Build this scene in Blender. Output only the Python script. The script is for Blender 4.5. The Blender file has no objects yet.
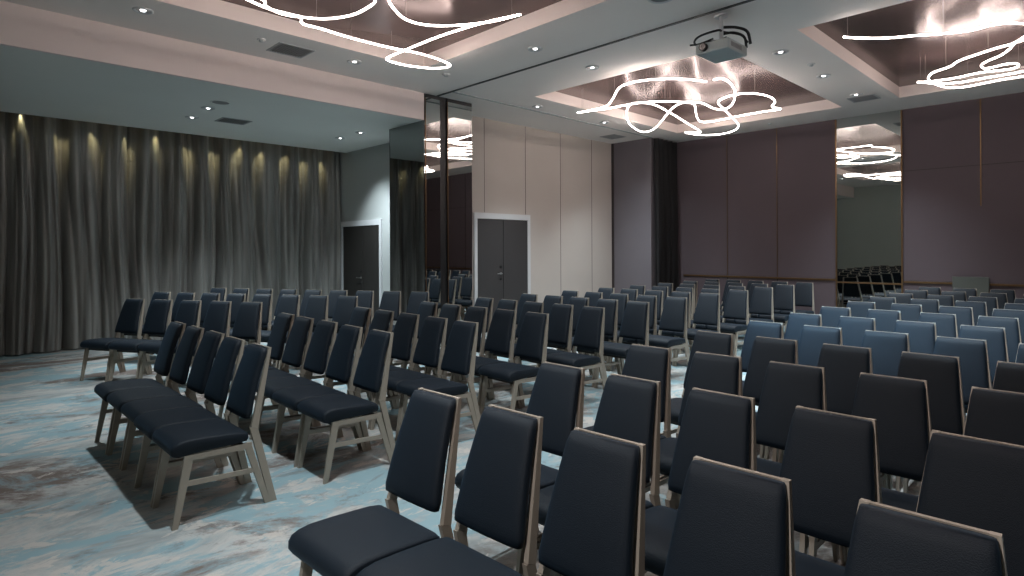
import bpy, bmesh, math, random
from mathutils import Vector, Matrix
random.seed(7)
S = bpy.context.scene
COL = S.collection
PI = math.pi

# ------------------------------------------------------------------ materials
def mat(name):
    m = bpy.data.materials.new(name); m.use_nodes = True
    nt = m.node_tree; b = nt.nodes['Principled BSDF']
    return m, nt, b
def simple(name, col, rough=.6, metal=0., spec=.5, noise=0., nscale=8., bump=0., bscale=60., sheen=0., sheen_tint=None, emis=None, estr=0.):
    m, nt, b = mat(name)
    b.inputs['Base Color'].default_value = (*col, 1)
    b.inputs['Roughness'].default_value = rough
    b.inputs['Metallic'].default_value = metal
    b.inputs['Specular IOR Level'].default_value = spec
    if sheen:
        b.inputs['Sheen Weight'].default_value = sheen
        b.inputs['Sheen Roughness'].default_value = .45
        if sheen_tint: b.inputs['Sheen Tint'].default_value = (*sheen_tint, 1)
    if emis:
        b.inputs['Emission Color'].default_value = (*emis, 1); b.inputs['Emission Strength'].default_value = estr
    tc = nt.nodes.new('ShaderNodeTexCoord')
    if noise:
        n = nt.nodes.new('ShaderNodeTexNoise'); n.inputs['Scale'].default_value = nscale; n.inputs['Detail'].default_value = 4
        nt.links.new(tc.outputs['Object'], n.inputs['Vector'])
        mx = nt.nodes.new('ShaderNodeMix'); mx.data_type = 'RGBA'
        mx.inputs['A'].default_value = (*[c * (1 - noise) for c in col], 1); mx.inputs['B'].default_value = (*[min(1, c * (1 + noise)) for c in col], 1)
        nt.links.new(n.outputs['Fac'], mx.inputs['Factor']); nt.links.new(mx.outputs['Result'], b.inputs['Base Color'])
    if bump:
        n2 = nt.nodes.new('ShaderNodeTexNoise'); n2.inputs['Scale'].default_value = bscale; n2.inputs['Detail'].default_value = 3
        nt.links.new(tc.outputs['Object'], n2.inputs['Vector'])
        bp = nt.nodes.new('ShaderNodeBump'); bp.inputs['Strength'].default_value = bump; bp.inputs['Distance'].default_value = .01
        nt.links.new(n2.outputs['Fac'], bp.inputs['Height']); nt.links.new(bp.outputs['Normal'], b.inputs['Normal'])
    return m

M = {}
M['fabric'] = simple('navy_fabric', (.0042, .0084, .0140), .62, spec=.26, noise=.25, nscale=3, bump=.25, bscale=350, sheen=.055, sheen_tint=(.28, .62, 1))
M['frame'] = simple('taupe_metal', (.35, .305, .25), .42, metal=.25, noise=.1, nscale=4)
M['glide'] = simple('black_plastic', (.01, .01, .01), .5)
M['ceil'] = simple('grey_ceiling_paint', (.83, .785, .75), .85, noise=.04, nscale=1.2)
M['lowceil'] = simple('cool_grey_ceiling_paint', (.80, .81, .775), .8, noise=.04, nscale=1)
M['beam'] = simple('pale_pink_paint', (.84, .735, .71), .8, noise=.03, nscale=1)
M['coverside'] = simple('pale_pink_coffer_paint', (.86, .76, .72), .8)
M['lightwall'] = simple('greige_wall_panel', (.52, .47, .43), .8, noise=.05, nscale=1.5, bump=.08, bscale=250)
M['greywall'] = simple('grey_wall_paint', (.42, .44, .43), .85, noise=.04, nscale=1)
M['frontwall'] = simple('grey_green_wall_paint', (.44, .48, .45), .85, noise=.04, nscale=1)
M['farwall'] = simple('mauve_fabric_panel', (.094, .072, .082), .85, noise=.10, nscale=.8, bump=.12, bscale=300)
M['seam'] = simple('dark_seam', (.03, .022, .022), .7)
M['greigeseam'] = simple('greige_seam', (.14, .12, .115), .8)
M['gold'] = simple('antique_gold_metal', (.16, .095, .045), .38, metal=.7)
M['white'] = simple('white_gloss_paint', (.62, .63, .64), .45)
M['doorleaf'] = simple('charcoal_door_laminate', (.045, .043, .044), .55, noise=.08, nscale=2)
M['doordark'] = simple('dark_brown_door_laminate', (.022, .020, .018), .55, noise=.08, nscale=2)
M['chrome'] = simple('brushed_steel', (.6, .6, .6), .28, metal=1.)
M['mirror'] = simple('smoked_mirror', (.56, .575, .56), .015, metal=1.)
M['mirrordark'] = simple('dark_smoked_mirror', (.30, .31, .31), .015, metal=1.)
M['black'] = simple('black_anodised', (.008, .008, .009), .5)
M['blackdrape'] = simple('black_drape_cloth', (.004, .004, .005), .8)
M['track'] = simple('dark_track_metal', (.05, .06, .06), .5, metal=.5)
M['tracklight'] = simple('pale_track_metal', (.34, .37, .37), .5, metal=.2)
M['vent'] = simple('grey_vent_grille', (.26, .26, .26), .6)
M['ventframe'] = simple('vent_frame_paint', (.38, .39, .40), .6)
M['lamp'] = simple('downlight_lens', (.9, .9, .9), .4, emis=(.95, .98, 1), estr=4.)
M['neon'] = simple('warm_white_neon', (1, .9, .87), .4, emis=(1, .86, .80), estr=16.0)
M['wire'] = simple('suspension_wire_steel', (.35, .32, .31), .4, metal=.6)
M['proj'] = simple('pale_grey_projector_shell', (.42, .46, .46), .5)
M['baseb'] = simple('dark_skirting', (.05, .045, .045), .6)
M['warm'] = simple('warm_led_lens', (1, .8, .5), .5, emis=(1, .72, .36), estr=12.)

M['sage'] = simple('pale_sage_paint', (.07, .078, .07), .7)
M['whitetop'] = simple('pale_stone_top', (.62, .63, .56), .5)
# curtain satin
m, nt, b = mat('taupe_satin_curtain'); M['curtain'] = m
tc = nt.nodes.new('ShaderNodeTexCoord'); mp = nt.nodes.new('ShaderNodeMapping'); mp.inputs['Scale'].default_value = (1, 5, .35)
n = nt.nodes.new('ShaderNodeTexNoise'); n.inputs['Scale'].default_value = 1.6; n.inputs['Detail'].default_value = 4
nt.links.new(tc.outputs['Object'], mp.inputs['Vector']); nt.links.new(mp.outputs['Vector'], n.inputs['Vector'])
r = nt.nodes.new('ShaderNodeValToRGB'); r.color_ramp.elements[0].position = .3; r.color_ramp.elements[1].position = .75
r.color_ramp.elements[0].color = (.10, .095, .088, 1); r.color_ramp.elements[1].color = (.33, .325, .305, 1)
nt.links.new(n.outputs['Fac'], r.inputs['Fac']); nt.links.new(r.outputs['Color'], b.inputs['Base Color'])
b.inputs['Roughness'].default_value = .38; b.inputs['Specular IOR Level'].default_value = .8
b.inputs['Sheen Weight'].default_value = .2

# glossy mauve coffer panel: stretched reflections from a gently rippled film
m, nt, b = mat('glossy_mauve_coffer_film'); M['film'] = m
b.inputs['Base Color'].default_value = (.165, .118, .112, 1); b.inputs['Metallic'].default_value = .5; b.inputs['Specular IOR Level'].default_value = .15; b.inputs['Roughness'].default_value = .21
tc = nt.nodes.new('ShaderNodeTexCoord'); mp = nt.nodes.new('ShaderNodeMapping'); mp.inputs['Rotation'].default_value = (0, 0, .8); mp.inputs['Scale'].default_value = (1.1, .45, 1)
n = nt.nodes.new('ShaderNodeTexNoise'); n.inputs['Scale'].default_value = .8; n.inputs['Detail'].default_value = 0
bp = nt.nodes.new('ShaderNodeBump'); bp.inputs['Strength'].default_value = .35; bp.inputs['Distance'].default_value = .07
nt.links.new(tc.outputs['Object'], mp.inputs['Vector']); nt.links.new(mp.outputs['Vector'], n.inputs['Vector'])
nt.links.new(n.outputs['Fac'], bp.inputs['Height']); nt.links.new(bp.outputs['Normal'], b.inputs['Normal'])

# carpet: brush-stroke abstract, strokes running along the room
m, nt, b = mat('abstract_brushstroke_carpet'); M['carpet'] = m
b.inputs['Roughness'].default_value = .95; b.inputs['Specular IOR Level'].default_value = .1
tc = nt.nodes.new('ShaderNodeTexCoord')
def ns(sx, sy, scale, detail, dist, off=0., rough=.6):
    mp = nt.nodes.new('ShaderNodeMapping'); mp.inputs['Scale'].default_value = (sx, sy, 1); mp.inputs['Location'].default_value = (off, off * 1.7, 0)
    mp.inputs['Rotation'].default_value = (0, 0, .06)
    n = nt.nodes.new('ShaderNodeTexNoise'); n.inputs['Scale'].default_value = scale; n.inputs['Detail'].default_value = detail; n.inputs['Distortion'].default_value = dist
    n.inputs['Roughness'].default_value = rough
    nt.links.new(tc.outputs['Object'], mp.inputs['Vector']); nt.links.new(mp.outputs['Vector'], n.inputs['Vector']); return n.outputs['Fac']
def ramp(fac, els, interp='LINEAR'):
    r = nt.nodes.new('ShaderNodeValToRGB'); r.color_ramp.interpolation = interp
    while len(r.color_ramp.elements) < len(els): r.color_ramp.elements.new(.5)
    for e, (p, c) in zip(r.color_ramp.elements, els): e.position = p; e.color = (*c, 1)
    nt.links.new(fac, r.inputs['Fac']); return r.outputs['Color']
def mix(f, a, c):
    x = nt.nodes.new('ShaderNodeMix'); x.data_type = 'RGBA'
    nt.links.new(f, x.inputs['Factor'])
    for s, v in (('A', a), ('B', c)):
        if isinstance(v, tuple): x.inputs[s].default_value = (*v, 1)
        else: nt.links.new(v, x.inputs[s])
    return x.outputs['Result']
base = ramp(ns(2.0, 1.0, 1.3, 8, .6, 0, .70), [(.30, (.20, .215, .215)), (.46, (.33, .35, .345)), (.56, (.45, .44, .42)), (.72, (.36, .42, .43))])
bluef = ramp(ns(1.9, .95, 1.15, 9, .8, 5.3, .72), [(.47, (0, 0, 0)), (.54, (.95, .95, .95))])
c1 = mix(bluef, base, (.235, .35, .385))
bf = ramp(ns(1.7, 1.0, .7, 9, .6, 3.0, .74), [(.51, (0, 0, 0)), (.60, (1, 1, 1))])
c2 = mix(bf, c1, (.17, .14, .125))
cf = ramp(ns(3.4, 1.6, 1.7, 8, .5, 21.0, .72), [(.56, (0, 0, 0)), (.60, (.85, .85, .85))])
c3 = mix(cf, c2, (.50, .46, .42))
nt.links.new(c3, b.inputs['Base Color'])
fn = nt.nodes.new('ShaderNodeTexNoise'); fn.inputs['Scale'].default_value = 220; nt.links.new(tc.outputs['Object'], fn.inputs['Vector'])
bp = nt.nodes.new('ShaderNodeBump'); bp.inputs['Strength'].default_value = .3; bp.inputs['Distance'].default_value = .006
nt.links.new(fn.outputs['Fac'], bp.inputs['Height']); nt.links.new(bp.outputs['Normal'], b.inputs['Normal'])

# ------------------------------------------------------------------ mesh helpers
def box(bm, x0, x1, y0, y1, z0, z1):
    v = [bm.verts.new((x, y, z)) for z in (z0, z1) for x, y in ((x0, y0), (x1, y0), (x1, y1), (x0, y1))]
    for f in ((3, 2, 1, 0), (4, 5, 6, 7), (0, 1, 5, 4), (1, 2, 6, 5), (2, 3, 7, 6), (3, 0, 4, 7)): bm.faces.new([v[i] for i in f])
def bevel(bm, w, seg=2):
    bmesh.ops.bevel(bm, geom=list(bm.edges), offset=w, segments=seg, affect='EDGES', profile=.5)
def loft(bm, rings, cap=True):
    R = [[bm.verts.new(p) for p in ring] for ring in rings]
    n = len(R[0])
    for a, c in zip(R, R[1:]):
        for i in range(n): bm.faces.new((a[i], a[(i + 1) % n], c[(i + 1) % n], c[i]))
    if cap: bm.faces.new(R[0][::-1]); bm.faces.new(R[-1])
def prism_x(bm, poly, x0, x1):
    loft(bm, [[(x0, y, z) for y, z in poly], [(x1, y, z) for y, z in poly]])
def lathe(bm, prof, cx=0, cy=0, n=24):
    rings = [[bm.verts.new((cx + r * math.cos(2 * PI * k / n), cy + r * math.sin(2 * PI * k / n), z)) for k in range(n)] for r, z in prof]
    for a, c in zip(rings, rings[1:]):
        for i in range(n): bm.faces.new((a[i], a[(i + 1) % n], c[(i + 1) % n], c[i]))
    return rings
def cyl(bm, p, q, r, n=8):
    p, q = Vector(p), Vector(q); d = (q - p).normalized()
    a = d.orthogonal().normalized(); c = d.cross(a)
    loft(bm, [[o + r * (math.cos(2 * PI * k / n) * a + math.sin(2 * PI * k / n) * c) for k in range(n)] for o in (p, q)])
def tube(bm, pts, r, n=8):
    P = [Vector(p) for p in pts]; rings = []; up = Vector((0, 0, 1))
    for i, p in enumerate(P):
        t = (P[min(i + 1, len(P) - 1)] - P[max(i - 1, 0)]).normalized()
        a = t.cross(up).normalized(); c = a.cross(t)
        rings.append([p + r * (math.cos(2 * PI * k / n) * a + math.sin(2 * PI * k / n) * c) for k in range(n)])
    loft(bm, rings)
def spline(pts, sub=6):
    P = [Vector(p) for p in pts]; P = [2 * P[0] - P[1]] + P + [2 * P[-1] - P[-2]]; out = []
    for i in range(1, len(P) - 2):
        a, b_, c, d = P[i - 1:i + 3]
        for k in range(sub):
            t = k / sub
            out.append(.5 * ((2 * b_) + (c - a) * t + (2 * a - 5 * b_ + 4 * c - d) * t * t + (3 * b_ - a - 3 * c + d) * t ** 3))
    out.append(P[-2]); return out
def obj(name, bm, m, parent=None, smooth=False, loc=(0, 0, 0)):
    bmesh.ops.recalc_face_normals(bm, faces=bm.faces)
    me = bpy.data.meshes.new(name); bm.to_mesh(me); bm.free()
    me.materials.append(M[m] if isinstance(m, str) else m)
    if smooth:
        for p in me.polygons: p.use_smooth = True
    o = bpy.data.objects.new(name, me); COL.objects.link(o); o.location = loc
    if parent: o.parent = parent
    return o
def bobj(name, dims, m, parent=None, bev=0):
    bm = bmesh.new(); box(bm, *dims)
    if bev: bevel(bm, bev)
    return obj(name, bm, m, parent)
def tag(o, label=None, cat=None, group=None, kind=None):
    if label: o['label'] = label
    if cat: o['category'] = cat
    if group: o['group'] = group
    if kind: o['kind'] = kind
    return o
def thing(name, label, cat, loc=(0, 0, 0), rz=0, group=None):
    o = bpy.data.objects.new(name, None); COL.objects.link(o); o.location = loc; o.rotation_euler = (0, 0, rz)
    o.empty_display_size = .1
    return tag(o, label, cat, group)
def struct(o, label=None, cat=None): return tag(o, label, cat, kind='structure')
def copy_tree(o, parent=None):
    c = o.copy(); COL.objects.link(c)
    if parent: c.parent = parent
    for ch in list(o.children): copy_tree(ch, c)
    return c

# ------------------------------------------------------------------ room dimensions
ZC, ZL = 4.10, 3.67
XC = -11.83; XLW = -8.52; XB = -7.81; XR = 1.75
YF, YD, YM, YP, YW = -2.25, 6.394, 5.68, 11.68, 12.68
T = .12
struct(bobj('floor', (-12.12, XR + T, YF - T, YW + T, -.1, 0), 'carpet'), 'patterned carpet floor in pale grey, teal and brown brush strokes', 'floor')

# coffers (x0,x1,y0,y1)
COF = [(-6.745, -3.48, 7.13, 11.64), (-2.596, .66, 7.13, 11.62), (-6.745, -3.48, .42, 4.90), (-2.596, .66, .42, 4.90)]
bm = bmesh.new()
xs = sorted({-8.52, XB, -6.745, -3.48, -2.596, .66, XR}); ys = sorted({YF, .42, 4.90, 6.57, 7.13, 11.62, 11.64, YW})
for i in range(len(xs) - 1):
    for j in range(len(ys) - 1):
        cx, cy = (xs[i] + xs[i + 1]) / 2, (ys[j] + ys[j + 1]) / 2
        if any(a < cx < b_ and c < cy < d for a, b_, c, d in COF): continue
        if cx < XB and cy < 6.57: continue
        v = [bm.verts.new(p) for p in ((xs[i], ys[j], ZC), (xs[i], ys[j + 1], ZC), (xs[i + 1], ys[j + 1], ZC), (xs[i + 1], ys[j], ZC))]
        bm.faces.new(v)
bmesh.ops.remove_doubles(bm, verts=bm.verts, dist=1e-4)
ceil = struct(obj('ceiling', bm, 'ceil'), 'grey painted main ceiling with recessed glossy coffers', 'ceiling')
CH = .18
for k, (a, b_, c, d) in enumerate(COF):
    bm = bmesh.new()
    w = .02
    box(bm, a - w, a, c - w, d + w, ZC + .001, ZC + CH); box(bm, b_, b_ + w, c - w, d + w, ZC + .001, ZC + CH)
    box(bm, a, b_, c - w, c, ZC + .001, ZC + CH); box(bm, a, b_, d, d + w, ZC + .001, ZC + CH)
    obj('coffer_side', bm, 'coverside', ceil)
    bm = bmesh.new(); box(bm, a - w, b_ + w, c - w, d + w, ZC + CH, ZC + CH + .02)
    obj('coffer_panel', bm, 'film', ceil)

# low ceiling beside the curtain and the beam face
bm = bmesh.new(); box(bm, -11.60, XB - .05, YF, YM, ZL, ZL + .05); box(bm, -11.60, -8.80, YM, YD, ZL, ZL + .05)
struct(obj('trim_1', bm, 'lowceil'), 'lowered cool grey ceiling strip in front of the long curtain', 'ceiling')
struct(bobj('trim_2', (XB - .05, XB, YF, YM, ZL, ZC + .001), 'beam'), 'pale pink vertical face of the ceiling step', 'beam')
struct(bobj('trim_3', (-12.12, -11.60, YF, YD, 4.02, 4.08), 'black'), 'dark underside of the curtain pocket', 'ceiling')
bobj('pocket_edge', (-11.62, -11.60, YF, YD, ZL + .05, 4.02), 'black', bpy.data.objects['trim_3'])
# walls
struct(bobj('wall_left', (-12.12, -12.02, YF, YD, 0, 4.02), 'greywall'), 'left wall behind the long curtain', 'wall')
struct(bobj('wall_front', (-12.12, XR, YF - T, YF, 0, ZC), 'frontwall'), 'grey green front wall seen in the mirrors', 'wall')
struct(bobj('wall_right', (XR, XR + T, YF - T, YW + T, 0, ZC), 'farwall'), 'dark right wall', 'wall')
wd = struct(bobj('wall_door_side', (-12.12, -8.80, YD, YD + T, 0, ZL + .05), 'greywall'), 'short grey wall with the brown door beside the curtain', 'wall')
wl = struct(bobj('wall_back_left', (XLW - T, XLW, 6.66, YP, 0, ZC), 'lightwall'), 'greige panelled wall with the charcoal double door', 'wall')
for y in (7.60, 8.723, 9.809, 10.9):
    bobj('panel_seam', (XLW, XLW + .003, y - .006, y + .006, 2.30 if y < 8.8 else .1, ZC - .001), 'greigeseam', wl)
wf = struct(bobj('wall_far', (-7.445, XR + T, YW, YW + T, 0, ZC), 'farwall'), 'mauve upholstered far wall with gold trims', 'wall')
# seams on the far wall above and below the rail
bm = bmesh.new()
for x in (-6.126, -5.039, -.45, .7):
    box(bm, x - .010, x + .010, YW - .006, YW, .02, ZC - .002)
box(bm, -2.78, XR, YW - .002, YW, 2.975, 2.985)
obj('panel_seam', bm, 'seam', wf)
bm = bmesh.new()
for x in (-6.126, -5.039): box(bm, x - .005, x + .005, YW - .010, YW - .006, .98, ZC - .002)
box(bm, -1.672, -1.652, YW - .010, YW, 2.29, ZC - .002)
obj('gold_strip', bm, 'gold', wf)
bm = bmesh.new()
for a, b_ in ((-7.20, -3.92), (-2.78, -1.98), (-1.56, XR - .02)): box(bm, a, b_, YW - .03, YW, .95, .985)
struct(obj('trim_4', bm, 'gold'), 'thin gold dado rail along the mauve far wall', 'rail')
# pier
wp = struct(bobj('wall_pier', (-8.52, -7.445, YP, YW + T, 0, ZC), simple('pier_panel', (.15, .135, .15), .8, noise=.06, nscale=1.5)), 'mauve grey pier in the far left corner', 'wall')
bobj('corner_edge', (-8.52, -8.46, YP - .02, YP, 0, ZC - .001), 'seam', wp)
# skirting
struct(bobj('baseboard_far', (-7.2, XR - .02, YW - .012, YW, 0, .10), 'baseb'), 'dark skirting at the foot of the far wall', 'baseboard')
struct(bobj('baseboard_back_left', (XLW, XLW + .012, 8.85, YP - .03, 0, .10), 'baseb'), 'dark skirting at the foot of the greige wall', 'baseboard')
struct(bobj('baseboard_door_side', (-10.15, -8.82, YD - .012, YD, 0, .10), 'baseb'), 'dark skirting beside the brown door', 'baseboard')

# mirrored column
col = struct(bobj('wall_column', (-8.78, XB - .02, YM + .02, 6.66, 0, ZC), 'black'), 'black column clad in smoked mirror', 'column')
mA = thing('mirror_panel', 'tall smoked mirror on the column end reflecting the curtain', 'mirror', (-8.3, YM, 0))
bobj('glass', (-8.80 + 8.3, XB + .0 + 8.3, 0, .015, .02, ZL - .002), 'mirrordark', mA)
bobj('edge_trim', (-8.81 + 8.3, -8.80 + 8.3, -.004, .016, .02, ZL - .002), 'black', mA)
for nm, y0, y1, lb in (('mirror_panel', 5.70, 5.995, 'narrow smoked mirror strip left of the black slot on the column'), ('mirror_panel', 6.15, 6.68, 'smoked mirror strip right of the black slot, beside the charcoal double door')):
    t = thing(nm, lb, 'mirror', (XB, (y0 + y1) / 2, 0)); h = (y1 - y0) / 2
    bobj('glass', (-.012, .004, -h, h, .02, ZC - .06), 'mirror', t)
    bobj('edge_trim', (-.012, .006, -h, -h + .012, .02, ZC - .06), 'gold', t)
    bobj('head_trim', (-.012, .006, -h, h, ZC - .06, ZC - .002), 'black', t)
# far mirror
mB = thing('mirror_panel', 'tall gold-edged mirror set in the mauve far wall', 'mirror', (-3.35, YW, 0))
bobj('glass', (-.54, .54, -.012, -.002, .02, ZC - .004), 'mirror', mB)
for s in (-1, 1): bobj('edge_trim', (s * .55 - .012, s * .55 + .012, -.03, -.001, .02, ZC - .004), 'gold', mB)
bobj('cross_rail', (-.538, .538, -.03, -.012, .91, .94), 'gold', mB)
mC = thing('sideboard', 'invented grey green low sideboard against the mauve wall, in the gap of the gold rail', 'sideboard', (-1.80, YW - .2, 0))  # invented piece, stands in for a blurred patch in the rail gap
bobj('cabinet', (-.25, .25, -.14, .14, .06, .74), 'sage', mC, .008); bobj('plinth', (-.23, .23, -.12, .13, 0, .06), 'black', mC)
bobj('top', (-.27, .27, -.16, .15, .74, .765), 'whitetop', mC, .004); bobj('back_panel', (-.25, .25, .13, .155, .766, 1.09), 'sage', mC, .006)
for s_ in (-1, 1):
    dl = bobj('cabinet_door', (min(s_ * .005, s_ * .235), max(s_ * .005, s_ * .235), -.156, -.141, .08, .72), 'sage', mC, .003)
    bobj('handle', (s_ * .03 - .005, s_ * .03 + .005, -.172, -.157, .40, .50), 'chrome', dl)
# ------------------------------------------------------------------ doors
def door(name, label, axis, a0, a1, plane, ztop, leafm, hz, hpos, split):
    """axis 'x': wall runs along x at y=plane, faces -y; axis 'y': wall runs along y at x=plane, faces +x"""
    root = bpy.data.objects.new(name, None); COL.objects.link(root); tag(root, label, 'door', kind='structure')
    mid = (a0 + a1) / 2
    if axis == 'x': root.location = (mid, plane, 0); root.rotation_euler = (0, 0, 0)
    else: root.location = (plane, mid, 0); root.rotation_euler = (0, 0, PI / 2)
    # local: x along the wall, -y out into the room
    w = (a1 - a0) / 2; f = .075
    bm = bmesh.new()
    box(bm, -w, -w + f, -.035, -.001, 0, ztop); box(bm, w - f, w, -.035, -.001, 0, ztop); box(bm, -w + f, w - f, -.035, -.001, ztop - .11, ztop)
    obj('door_frame', bm, 'white', root)
    iw = w - f
    ranges = [(-iw, split - .004), (split + .004, iw)]
    for q, (p0, p1) in enumerate(ranges):
        lf = bobj('door_leaf', (p0 + .003, p1 - .003, -.022, -.002, .01, ztop - .115), leafm, root)
        if q == hpos:
            hx = (p1 - .07) if q == 0 else (p0 + .07); s = -1 if q == 0 else 1
            bm = bmesh.new(); box(bm, hx - .025, hx + .025, -.030, -.022, hz - .02, hz + .02); cyl(bm, (hx, -.030, hz), (hx, -.07, hz), .009)
            cyl(bm, (hx, -.065, hz), (hx + s * .12, -.065, hz), .009); obj('handle', bm, 'chrome', lf)
            bm = bmesh.new(); cyl(bm, (hx, -.022, hz + .13), (hx, -.035, hz + .13), .026, 16); obj('lock', bm, 'black', lf)
            bm = bmesh.new(); cyl(bm, (hx, -.022, hz - .11), (hx, -.032, hz - .11), .022, 16); obj('keyhole', bm, 'black', lf)
    bobj('door_gap', (split - .004, split + .004, -.012, -.002, .01, ztop - .115), 'black', root)
    return root
door('door_1', 'dark brown double door in a white frame between the long curtain and the column', 'x', -11.78, -10.185, YD, 2.20, 'doordark', 1.02, 0, .09)
door('door_2', 'charcoal double door in a white frame on the greige wall', 'y', 7.316, 8.829, XLW, 2.29, 'doorleaf', 1.12, 0, .00)

# ------------------------------------------------------------------ curtains
def drape(name, label, y0, y1, x, z0, z1, pleat, amp, m, seed, group=None, ax='x'):
    rnd = random.Random(seed); n = int((y1 - y0) / .011); nz = 30
    # irregular pleats
    cuts = [y0]
    while cuts[-1] < y1: cuts.append(cuts[-1] + pleat * rnd.uniform(.65, 1.4))
    amps = [rnd.uniform(.55, 1.15) for _ in cuts]; lean = [rnd.uniform(-.05, .05) for _ in cuts]; dep = [rnd.uniform(0, 1) for _ in cuts]
    bm = bmesh.new(); grid = []
    for j in range(nz + 1):
        h = j / nz; z = z0 + (z1 - z0) * h; row = []
        for i in range(n + 1):
            y = y0 + (y1 - y0) * i / n
            yy = y + .028 * math.sin(1.2 * z + y * 2.3) * (1 - h) ** .7 + .012 * math.sin(7 * y + .9 * z) * (1 - h)
            k = 0
            while k < len(cuts) - 2 and cuts[k + 1] <= yy: k += 1
            t = (yy - cuts[k]) / (cuts[k + 1] - cuts[k]); t = min(max(t, 0), 1)
            a = amp * (amps[k] * (1 - t) + amps[(k + 1) % len(amps)] * t)
            s = math.sin(PI * t) ** (.85 + .9 * h ** 3)
            w1 = abs(math.sin(3 * PI * t + dep[k] * 3 + .35 * z + .5 * math.sin(z * 1.1 + k))) ** .8 - .6
            w2 = abs(math.sin(2 * PI * t + dep[k] * 7 - .25 * z)) - .6
            fade = 1 - .75 * h ** 4
            d = a * ((s - .6) * .62 + (.26 * w1 + .20 * w2) * fade + .05 * math.sin(3 * y + 1.5 * z))
            row.append(bm.verts.new((x + d, y, z) if ax == 'x' else (y, x - d, z)))
        grid.append(row)
    for j in range(nz):
        for i in range(n): bm.faces.new((grid[j][i], grid[j][i + 1], grid[j + 1][i + 1], grid[j + 1][i]))
    o = obj(name, bm, m, None, True); tag(o, label, 'curtain', group); return o
cur = drape('long_curtain', 'floor-length taupe satin curtain with deep pleats along the left wall', YF + .02, YD - .05, XC, .02, 3.95, .40, .25, 'curtain', 3)
bobj('curtain_track', (XC - .02, XC + .02, YF + .02, YD - .02, 3.95, 3.99), 'track', cur)
drape('black_drape', 'narrow black pleated drape on the side of the corner pier', YP + .03, YW - .12, -7.325, .02, ZC - .02, .15, .15, 'blackdrape', 5)
drape('black_drape', 'wide black drape hanging along the right wall outside the photo', YF + .1, YW - .3, XR - .14, .02, ZC - .03, .3, -.14, 'blackdrape', 8)

# warm LED spots in the curtain pocket
WY = [-1.9, -1.45, -1.0, -.5, .05, .5, 1.011, 1.513, 1.946, 2.423, 2.855, 3.364, 3.804, 4.233, 4.647, 5.145, 5.543, 5.96]
bm = bmesh.new(); box(bm, -.02, .02, -.04, .04, 0, .02)
sp0 = thing('pocket_spotlight', 'small warm spotlight in the curtain pocket', 'light', (-11.67, WY[0], 3.80), 0, 'warm spotlights hidden above the curtain')
bm2 = bmesh.new(); cyl(bm2, (0, 0, .0), (0, 0, .07), .018, 12); obj('housing', bm2, 'black', sp0)
bm.free(); bm2 = bmesh.new(); cyl(bm2, (0, 0, -.004), (0, 0, 0), .014, 12); obj('lens', bm2, 'warm', sp0)
for i, y in enumerate(WY):
    s = sp0 if i == 0 else copy_tree(sp0)
    s.location = (-11.67, y, 3.80)
    ld = bpy.data.lights.new('warm_spot', 'SPOT'); ld.energy = 7; ld.color = (1, .86, .46); ld.spot_size = .50; ld.spot_blend = 1; ld.shadow_soft_size = .015
    lo = bpy.data.objects.new('warm_spot', ld); COL.objects.link(lo); lo.parent = s; lo.location = (0, 0, -.01); lo.rotation_euler = (0, .37, 0)

# ------------------------------------------------------------------ ceiling track, downlights, vents
struct(bobj('trim_5', (XB + .02, XR - .15, 5.915, 5.95, ZC - .012, ZC - .0005), 'track'), 'dark partition track crossing the main ceiling', 'track')
struct(bobj('trim_6', (-7.43, -7.395, 5.95, YP - .02, ZC - .012, ZC - .0005), 'tracklight'), 'pale partition track along the greige wall', 'track')

def make_downlight(label, x, y, z):
    t = thing('downlight', label, 'downlight', (x, y, z), 0, None)
    bm = bmesh.new(); lathe(bm, [(.062, -.001), (.095, -.001), (.097, -.010), (.088, -.016), (.070, -.014), (.062, -.004)]); obj('trim_ring', bm, 'white', t, True)
    bm = bmesh.new(); lathe(bm, [(.064, -.004), (.050, -.012), (.034, -.006)]); obj('reflector', bm, 'chrome', t, True)
    bm = bmesh.new(); r = lathe(bm, [(.027, -.005), (.022, -.012), (.010, -.015), (.003, -.016)], n=20); obj('lens', bm, 'lamp', t, True)
    return t
DL = [(-5.114, 5.422, 1, 'downlight just before the dark ceiling track, right of the mirrored column'),
      (-5.10, 6.55, 1, 'downlight just beyond the dark ceiling track, above the middle rows'),
      (-7.17, 7.65, .8, 'downlight by the pale track, nearest the mirrored column'),
      (-7.16, 9.57, .8, 'downlight by the pale track, second from the mirrored column'),
      (-7.121, 4.053, 1, 'downlight right of the square return vent near the pink step'),
      (-7.106, 1.60, 1, 'downlight nearest the viewer beside the pink ceiling step'),
      (-3.038, 7.781, 1, 'downlight between the two far coffers, nearest the projector'),
      (-3.027, 9.314, 1, 'downlight between the two far coffers, second from the projector'),
      (-3.03, 10.845, 1, 'downlight between the two far coffers, nearest the far mirror'),
      (-9.287, 2.914, 0, 'left pair on the low ceiling, downlight nearer the pink step'),
      (-10.095, 2.932, 0, 'left pair on the low ceiling, downlight nearer the curtain'),
      (-9.39, 5.457, 0, 'right pair on the low ceiling, downlight nearer the column'),
      (-10.114, 5.456, 0, 'right pair on the low ceiling, downlight nearer the curtain'),
      (-.95, 5.42, 1, 'downlight outside the photo before the dark ceiling track'),  # unseen downlights from here down, added to complete the lighting
      (-.95, 6.55, 1, 'downlight outside the photo beyond the dark ceiling track'),
      (-3.03, 4.05, 1, 'downlight outside the photo between the two near coffers'),
      (-3.03, 1.6, 1, 'downlight outside the photo nearest the front wall'),
      (-.95, -1.10, 1, 'downlight outside the photo in front of the first rows'),
      ]
first = None
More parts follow.
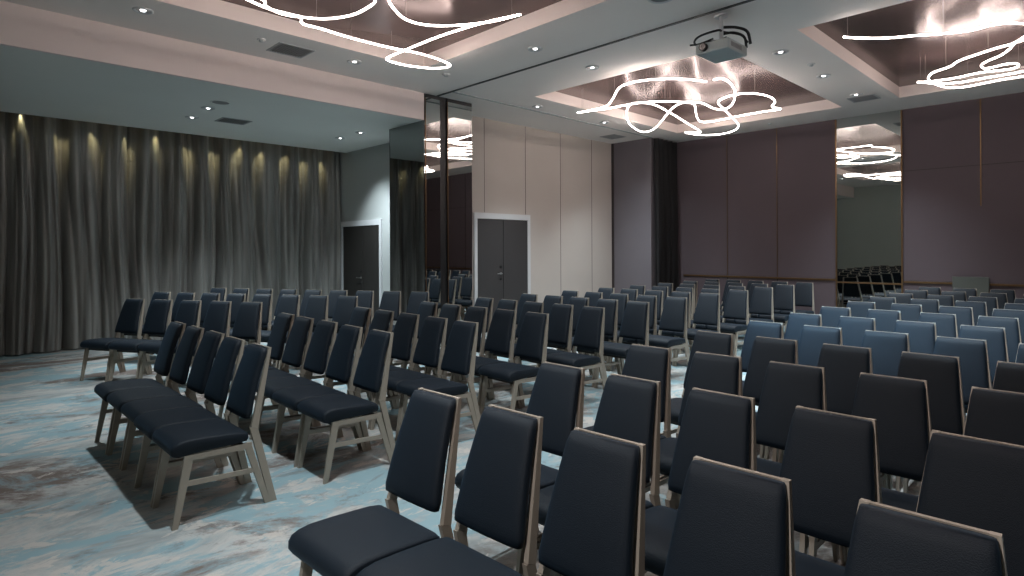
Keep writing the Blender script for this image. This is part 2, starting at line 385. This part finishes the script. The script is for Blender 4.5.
for x, y, k, lb in DL:
    low = (k == 0); z = ZL if low else ZC
    if first is None: first = make_downlight(lb, x, y, z); t = first
    else: t = copy_tree(first); t.location = (x, y, z); t['label'] = lb
    ld = bpy.data.lights.new('downlight_lamp', 'SPOT'); ld.energy = (18 if y > 5 else 85) if low else 120 * k; ld.color = (.88, .96, 1) if low else (.82, .94, 1)
    ld.spot_size = math.radians(85); ld.spot_blend = .9; ld.shadow_soft_size = .05
    lo = bpy.data.objects.new('downlight_lamp', ld); COL.objects.link(lo); lo.parent = t; lo.location = (0, 0, -.03)
    if (x, y) == (-3.03, 4.05):
        ld.energy = 900; ld.spot_size = math.radians(58); ld.color = (.36, .70, 1)  # unseen added lamp, blue beam aimed at the right block's chairs
        lo.rotation_euler = (Vector((-1.35, 6.4, .8)) - Vector((x, y, z))).to_track_quat('-Z', 'Y').to_euler()
    if low and y > 5: lo.rotation_euler = (-.3, 0, 0)
    if (x, y) == (-7.16, 9.57): lo.rotation_euler = (.55, 0, 0)
    if (x, y) == (-.95, -1.10):
        ld.energy = 210; ld.spot_size = math.radians(75); ld.color = (1, .86, .82)  # unseen lamp added to put pinkish light on the near chairs
        lo.rotation_euler = (Vector((-.9, 2.3, .7)) - Vector((x, y, z))).to_track_quat('-Z', 'Y').to_euler()
    if (x, y) in ((-5.114, 5.422), (-5.10, 6.55)):
        ld.energy = 170; lo.rotation_euler = (.25, 0, 0)
for o in [o for o in COL.objects if o.name.startswith('downlight') and o.type == 'EMPTY']: o['group'] = 'recessed ceiling downlights'

def vent(label, x, y, z, sx, sy, m='vent'):
    t = thing('ceiling_vent', label, 'vent', (x, y, z))
    bm = bmesh.new(); a, b_ = sx / 2, sy / 2; w = .025
    box(bm, -a - w, a + w, -b_ - w, -b_, -.008, -.0005); box(bm, -a - w, a + w, b_, b_ + w, -.008, -.0005); box(bm, -a - w, -a, -b_, b_, -.008, -.0005); box(bm, a, a + w, -b_, b_, -.008, -.0005)
    obj('frame', bm, 'ventframe', t)
    bm = bmesh.new(); n = 12
    for k in range(n):
        yy = -b_ + (k + .5) * sy / n; box(bm, -a, a, yy - .012, yy + .002, -.007, -.001)
    obj('grille', bm, m, t)
    bobj('backing', (-a, a, -b_, b_, -.0008, -.0003), 'seam', t)
    return t
vent('square grey return vent in the ceiling beside the pink step', -7.27, 3.25, ZC, .36, .40)
vent('small square vent on the low ceiling beside the pair of downlights', -9.95, 3.50, ZL, .34, .40)
vent('square vent in the ceiling in front of the far mirror', -3.02, 11.22, ZC, .36, .34, simple('pale_vent', (.22, .23, .24), .6))
vent('square vent between the pale track and the greige wall', -7.95, 10.95, ZC, .36, .40, 'ventframe')
def sensor(label, x, y, z, r=.05):
    t = thing('ceiling_sensor', label, 'sensor', (x, y, z))
    bm = bmesh.new(); lathe(bm, [(r, -.0005), (r, -.008), (r * .8, -.012)]); obj('base', bm, 'white', t, True)
    bm = bmesh.new(); lathe(bm, [(r * .6, -.012), (r * .5, -.03), (r * .2, -.036), (.002, -.037)]); obj('dome', bm, 'proj', t, True)
sensor('small white sprinkler left of the square return vent', -7.13, 2.83, ZC)
sensor('small white sensor before the dark track beside the column', -6.75, 5.30, ZC, .06)
sensor('small white detector between the projector and the nearest downlight', -2.95, 8.6, ZC)
sensor('small white sprinkler in the ceiling above the far wall', -4.95, 12.1, ZC, .04)
t = thing('ceiling_speaker', 'round grey ceiling speaker at the top edge of the photo', 'speaker', (-3.20, 5.22, ZC))
bm = bmesh.new(); lathe(bm, [(.105, -.001), (.135, -.001), (.137, -.012), (.12, -.02), (.105, -.012)]); obj('rim', bm, 'white', t, True)
bm = bmesh.new(); lathe(bm, [(.106, -.006), (.05, -.008), (.002, -.008)]); obj('mesh_cover', bm, 'vent', t, True)
t = thing('ceiling_speaker', 'round flush speaker on the low ceiling between pink step and vent', 'speaker', (-8.82, 2.93, ZL))
bm = bmesh.new(); lathe(bm, [(.11, -.0008), (.13, -.001), (.132, -.006), (.12, -.009), (.11, -.006)]); obj('rim', bm, 'lowceil', t, True)
bm = bmesh.new(); lathe(bm, [(.111, -.004), (.05, -.005), (.002, -.005)]); obj('mesh_cover', bm, 'vent', t, True)

# ------------------------------------------------------------------ projector
t = thing('ceiling_projector', 'pale grey projector on a short pole mount with loose black cables', 'projector', (-3.0, 6.09, 3.66))
bm = bmesh.new(); box(bm, -.185, .185, -.225, .225, 0, .11); bevel(bm, .018, 2); obj('body', bm, 'proj', t)
bm = bmesh.new(); cyl(bm, (-.08, -.225, .058), (-.08, -.262, .058), .042, 20); obj('lens_barrel', bm, 'black', t)
bm = bmesh.new(); cyl(bm, (-.08, -.262, .058), (-.08, -.266, .058), .032, 20); obj('lens_glass', bm, 'mirrordark', t)
bm = bmesh.new()
for k in range(9): box(bm, .184, .188, -.16 + k * .028, -.146 + k * .028, .03, .08)
obj('side_grille', bm, 'vent', t)
bm = bmesh.new()
for sx, sy in ((-1, -1), (1, -1), (-1, 1), (1, 1)): tube(bm, [(sx * .14, sy * .16, .11), (sx * .10, sy * .10, .15), (0, 0, .17)], .011)
obj('mount_arms', bm, 'black', t)
bm = bmesh.new(); cyl(bm, (0, 0, .15), (0, 0, .42), .022, 14); obj('mount_pole', bm, 'white', t)
bm = bmesh.new(); cyl(bm, (0, 0, .415), (0, 0, .439), .07, 20); obj('ceiling_plate', bm, 'white', t)
bm = bmesh.new()
tube(bm, spline([(-.19, .02, .13), (-.24, -.13, .16), (-.14, -.22, .19), (.02, -.12, .24), (.0, .05, .27), (.14, .16, .23), (.2, .2, .14)]), .012)
tube(bm, spline([(.03, .0, .30), (.12, .1, .30), (.22, .14, .24), (.23, .2, .12)]), .016)
tube(bm, spline([(-.02, .02, .24), (.08, .12, .26), (.15, .22, .22), (.17, .235, .10)]), .014)
tube(bm, spline([(-.26, -.2, .13), (-.18, -.14, .14), (-.05, -.08, .18)]), .010)
obj('cables', bm, 'black', t)

# ------------------------------------------------------------------ neon loop pendants
A1 = [(-6.44, 7.86), (-6.12, 7.88), (-5.8, 7.82), (-5.46, 7.52), (-5.04, 7.09), (-4.78, 6.99), (-4.51, 7.04), (-4.26, 7.23), (-4.11, 7.46), (-4.01, 7.69)]
A2 = [(-6.34, 7.78), (-6.08, 7.83), (-5.85, 7.89), (-5.54, 7.91), (-5.3, 7.94), (-5.01, 8.08), (-4.78, 8.38), (-4.6, 8.64), (-4.64, 9.1), (-4.59, 9.32), (-4.41, 9.23), (-4.15, 8.84), (-3.9, 8.32), (-3.76, 7.85), (-3.75, 7.62), (-3.85, 7.59)]
A3 = [(-5.31, 8.05), (-5.49, 8.03), (-5.92, 8.54), (-6.38, 9.32), (-6.62, 10.04), (-6.41, 10.09), (-5.88, 9.56), (-5.27, 8.86), (-4.92, 8.56), (-4.77, 8.58), (-4.82, 8.86), (-5.14, 9.5), (-5.35, 10.03), (-5.2, 10.19), (-4.68, 10.12), (-4.26, 10.1), (-3.96, 10.12), (-3.99, 9.86), (-3.83, 9.57), (-3.75, 9.23), (-3.79, 8.89), (-3.94, 8.68), (-4.21, 8.7), (-4.45, 8.92), (-4.61, 9.44), (-4.83, 10.24), (-5.04, 10.9), (-5.33, 11.31), (-5.69, 11.45), (-5.99, 11.24), (-6.08, 10.79)]
A4 = [(-5.38, 8.15), (-5.3, 8.41), (-5.43, 9.13), (-5.66, 10.09), (-5.92, 11.11), (-6.13, 10.88)]
B1 = [(-5.45, 1.75), (-5.61, 2.11), (-5.68, 2.33), (-5.67, 2.54), (-5.67, 2.64), (-5.82, 2.73), (-5.82, 2.93), (-5.85, 3.29), (-5.83, 3.73), (-5.76, 4.19), (-5.83, 4.61), (-5.96, 4.69), (-6.14, 4.56), (-6.25, 4.26), (-6.24, 4.01), (-6.12, 3.94), (-5.77, 3.94), (-5.21, 3.95), (-4.76, 4.0), (-4.45, 4.06), (-4.12, 4.16)]
B2 = [(-4.07, 4.11), (-4.41, 4.02), (-4.74, 3.82), (-4.92, 3.61), (-4.94, 3.38), (-4.8, 3.15), (-4.60, 2.95), (-4.2, 2.7), (-3.9, 2.3), (-4.1, 1.8), (-4.7, 1.6), (-5.45, 1.75)]
B3 = [(-5.50, 2.0), (-5.59, 2.24), (-5.71, 2.31), (-5.79, 2.5), (-5.73, 2.69), (-5.6, 2.88), (-5.35, 3.01), (-5.1, 3.03), (-4.87, 2.99), (-4.6, 2.75), (-4.5, 2.3), (-4.7, 1.9), (-5.2, 1.8), (-5.50, 2.0)]
C1 = [(-2.12, 7.16), (-2.02, 7.31), (-1.8, 7.54), (-1.56, 7.68), (-1.34, 7.83), (-1.11, 7.92), (-0.94, 7.89), (-0.8, 7.96), (-0.66, 8.13), (-.3, 8.4), (.1, 8.9), (.2, 9.4)]
C2 = [(-2.01, 9.99), (-1.9, 10.08), (-1.62, 10.13), (-1.31, 10.07), (-1.06, 10.15), (-0.94, 10.1), (-0.93, 9.93), (-1.03, 9.84), (-1.15, 9.88), (-1.25, 9.87), (-1.25, 9.65), (-1.15, 9.48), (-1.03, 9.35), (-0.92, 9.12), (-0.84, 8.88), (-.6, 8.5), (-.2, 8.3)]
C3 = [(-.2, 8.6), (-0.75, 8.63), (-0.86, 8.69), (-1.01, 8.75), (-1.22, 8.88), (-1.39, 9.01), (-1.51, 9.21), (-1.68, 9.33), (-1.77, 9.47), (-1.83, 9.73), (-1.81, 10.09), (-1.73, 10.39), (-1.58, 10.53), (-1.36, 10.5), (-1.15, 10.45), (-0.91, 10.45), (-.4, 10.5), (.1, 10.2), (.2, 9.4)]
C4 = [(-1.99, 9.89), (-1.75, 10.22), (-1.55, 10.32), (-1.34, 10.3), (-1.13, 10.3), (-0.89, 10.27), (-.4, 10.0)]
def pendant(label, cx, cy, curves, zs, ox=0, oy=0, wires=None):
    t = thing('neon_pendant', label, 'pendant light', (cx + ox, cy + oy, 3.90), 0, 'looping neon pendants in the coffers')
    rnd = random.Random(int(abs(cx * 100) + len(curves)))
    for cvs, z in zip(curves, zs):
        pts = spline([(x - cx, y - cy, z - 3.90) for x, y in cvs], 7)
        bm = bmesh.new(); tube(bm, pts, .0100, 8); obj('neon_tube', bm, 'neon', t, True)
        step = max(1, len(pts) // 3)
        for k in range(2, len(pts), step):
            bm = bmesh.new(); cyl(bm, pts[k], (pts[k].x, pts[k].y, ZC + CH - 3.90), .0013, 5); obj('suspension_wire', bm, 'wire', t)
    return t
ZS = [3.90, 3.872, 3.90, 3.93]
pendant('looping neon pendant in the far centre coffer beside the projector', -5.1, 9.2, [A1, A2, A3, A4], ZS)
pendant('looping neon pendant in the far right coffer with a long straight tail', -1.0, 9.2, [C1, C2, C3, C4], [3.90, 3.93, 3.872, 3.90])
pendant('looping neon pendant in the near left coffer cut by the top of the photo', -5.1, 3.0, [B1, B2, B3], [3.90, 3.872, 3.93])
pendant('looping neon pendant in the near right coffer, seen only in mirrors', -5.1, 3.0, [B1, B2, B3], [3.90, 3.872, 3.93], 4.15, 0)

# ------------------------------------------------------------------ the chair
def lerp(a, b_, t): return a + (b_ - a) * t
def make_chair():
    root = thing('banquet_chair', 'x', 'chair', (0, 0, 0))
    # seat: waterfall cushion. profile (y,z), front is -y
    prof = [(-.262, .404), (-.285, .412), (-.297, .430), (-.296, .456), (-.282, .478), (-.25, .491), (-.20, .497), (-.10, .493), (0, .486), (.08, .479), (.125, .470), (.140, .456), (.142, .432), (.132, .418), (.0, .412), (-.15, .412), (-.22, .408)]
    cy = sum(p[0] for p in prof) / len(prof); cz = .445
    bm = bmesh.new(); rings = []
    for x, s, cr in ((-.215, .80, 0), (-.2115, .90, .15), (-.202, .965, .45), (-.185, 1, .75), (-.10, 1, 1), (0, 1, 1), (.10, 1, 1), (.185, 1, .75), (.202, .965, .45), (.2115, .90, .15), (.215, .80, 0)):
        rings.append([(x, cy + (y - cy) * (1 - (1 - s) * .35), (cz + (z - cz) * (s if z > cz else 1 - (1 - s) * .6)) + (.004 * cr if z > .46 else 0)) for y, z in prof])
    loft(bm, rings); obj('seat', bm, 'fabric', root, True)
    for ya in (-.20, .08):
        bobj('seat_support', (-.19, .19, ya, ya + .03, .368, .404), 'glide', root)
    # backrest cushion, tapering upwards and reclined
    bm = bmesh.new(); rings = []; N = 14
    for k in range(N + 1):
        t = k / N; z = lerp(.545, .9635, t); yc = lerp(.148, .276, t) - .010 * math.sin(PI * t)
        e = 1.0
        if t < .06: e = .72 + .28 * math.sin(PI / 2 * t / .06)
        if t > .94: e = .72 + .28 * math.sin(PI / 2 * (1 - t) / .06)
        hw = lerp(.180, .1365, t) * (1 - (1 - e) * .10); th = .025 * e
        ring = []
        for q in range(20):
            a = 2 * PI * q / 20; c, s_ = math.cos(a), math.sin(a)
            px = hw * math.copysign(abs(c) ** .25, c); py = th * math.copysign(abs(s_) ** .55, s_)
            py -= .006 * (1 - (px / hw) ** 2) if py < 0 else 0
            ring.append((px, yc + py, z + .30 * (-py) * 0))
        rings.append(ring)
    loft(bm, rings)
    back = obj('backrest', bm, 'fabric', root, True)
    bm = bmesh.new()
    loft(bm, [[(s * .1365, y, z) for y, z in ((.298, .960), (.311, .960), (.311, .966), (.298, .966))] for s in (-1, 1)])
    obj('top_rail', bm, 'frame', back)
    for s in (-1, 1):
        # upper post leaning back and inwards
        bm = bmesh.new(); rings = []
        for t in (0, .5, 1):
            z0 = lerp(.492, .967, t); xo = lerp(.196, .1385, t); xi = xo - .022
            ya = lerp(.160, .294, t); yb = lerp(.202, .312, t)
            rings.append([(s * xo, ya, z0 + .0), (s * xo, yb, z0 - lerp(.012, 0, t)), (s * xi, yb, z0 - lerp(.012, 0, t)), (s * xi, ya, z0)])
        loft(bm, rings); obj('back_post', bm, 'frame', root)
        # rear leg: post continuation and brace in one leg
        bm = bmesh.new()
        loft(bm, [[(s * x, y, z) for x, y, z in ((.196, .150, .492), (.196, .200, .480), (.174, .200, .480), (.174, .150, .492))],
                  [(s * x, y, .0) for x, y in ((.215, .268), (.215, .310), (.196, .310), (.196, .268))]])
        loft(bm, [[(s * x, y, z) for x, y, z in ((.215, .105, .405), (.215, .150, .405), (.198, .150, .405), (.198, .105, .405))],
                  [(s * x, y, .0) for x, y in ((.2145, .236), (.2145, .270), (.198, .270), (.198, .236))]])
        obj('leg', bm, 'frame', root)
        bm = bmesh.new()
        loft(bm, [[(s * x, y, z) for x, y, z in ((.215, -.226, .405), (.215, -.176, .405), (.192, -.176, .405), (.192, -.226, .405))],
                  [(s * x, y, .0) for x, y in ((.215, -.293), (.215, -.262), (.195, -.262), (.195, -.293))]])
        obj('leg', bm, 'frame', root)
        bm = bmesh.new(); prism_x(bm, [(-.228, .378), (-.228, .410), (.158, .402), (.150, .368)], s * .197, s * .2155); obj('side_rail', bm, 'frame', root)
        bm = bmesh.new(); prism_x(bm, [(-.252, .232), (-.246, .262), (.188, .240), (.196, .212)], s * .200, s * .213); obj('stretcher', bm, 'frame', root)
    return root
CH0 = make_chair()
used = [False]
ORD = ['first', 'second', 'third', 'fourth', 'fifth', 'sixth', 'seventh', 'eighth', 'ninth', 'tenth', 'eleventh', 'twelfth']
def place(px, py, rz, label, group):
    """px,py: the top right corner of the backrest"""
    c, s = math.cos(rz), math.sin(rz); lx, ly = -.140, -.300
    x = px + c * lx - s * ly; y = py + s * lx + c * ly
    o = copy_tree(CH0) if used[0] else CH0
    used[0] = True
    o.location = (x, y, 0); o.rotation_euler = (0, 0, rz)
    o['label'] = label; o['group'] = group
rj = random.Random(4)
LROW = [(-3.866, 1.589, .002), (-3.878, 2.512, -.020), (-3.872, 3.379, -.012), (-3.899, 4.298, -.008), (-3.866, 5.155, -.016)] + [(-3.89, 5.155 + .888 * k, 0) for k in range(1, 8)]
RROW = [(-1.970, 1.618, .034), (-1.982, 2.464, .008), (-1.992, 3.338, .028), (-2.00, 4.226, -.002), (-1.990, 5.117, -.006), (-1.986, 6.008, -.012)] + [(-1.99, 6.008 + .885 * k, 0) for k in range(1, 7)]
for r_, (x, y, a) in enumerate(LROW):
    for k in range(5):
        place(x - .446 * k * math.cos(a) + rj.uniform(-.002, .002), y - .446 * k * math.sin(a) + rj.uniform(-.009, .009), a + rj.uniform(-.005, .005),
              'navy upholstered chair, %s from the central aisle, %s row of the middle block' % (ORD[k], ORD[r_]), 'chairs of the middle block')
for r_, (x, y, a) in enumerate(RROW):
    for k in range(5):
        place(x + (.4465, .450, .448, .448)[min(r_, 3)] * k * math.cos(a) + rj.uniform(-.002, .002), y + .446 * k * math.sin(a) + rj.uniform(-.009, .009), a + rj.uniform(-.005, .005),
              'navy upholstered chair, %s from the central aisle, %s row of the right block' % (ORD[k], ORD[r_]), 'chairs of the right block')
WA = math.radians(28.3)
for r_, (x, y, n_) in enumerate([(-8.93, 2.015, 5), (-10.12, 2.63, 8), (-10.47, 3.56, 9)]):
    for k in range(n_):
        place(x + .463 * k * math.cos(WA), y + .463 * k * math.sin(WA), WA + rj.uniform(-.012, .012),
              'navy upholstered chair, %s from the curtain, %s row of the angled left block' % (ORD[k], ORD[r_]), 'chairs of the angled left block')

w = bpy.data.worlds.new('World'); S.world = w; w.use_nodes = True
w.node_tree.nodes['Background'].inputs[0].default_value = (.02, .022, .025, 1)

# ------------------------------------------------------------------ camera
cd = bpy.data.cameras.new('Camera'); cam = bpy.data.objects.new('Camera', cd); COL.objects.link(cam)
cd.sensor_width = 36; cd.lens = 36 * 596.79 / 1024; cd.shift_y = -(288 - 248.156) / 1024; cd.clip_start = .05
Rm = Matrix.Rotation(.7966, 4, 'Z') @ Matrix.Rotation(PI / 2 + .0012, 4, 'X') @ Matrix.Rotation(-.0045, 4, 'Z')
cam.matrix_world = Matrix.Translation((0, 0, 1.6)) @ Rm
S.camera = cam
S.view_settings.view_transform = 'Standard'
S.view_settings.look = 'None'
S.view_settings.exposure = .72
S.cycles.use_denoising = True
S.cycles.max_bounces = 8; S.cycles.diffuse_bounces = 4; S.cycles.glossy_bounces = 5
S.cycles.sample_clamp_indirect = 6
S.cycles.caustics_reflective = False
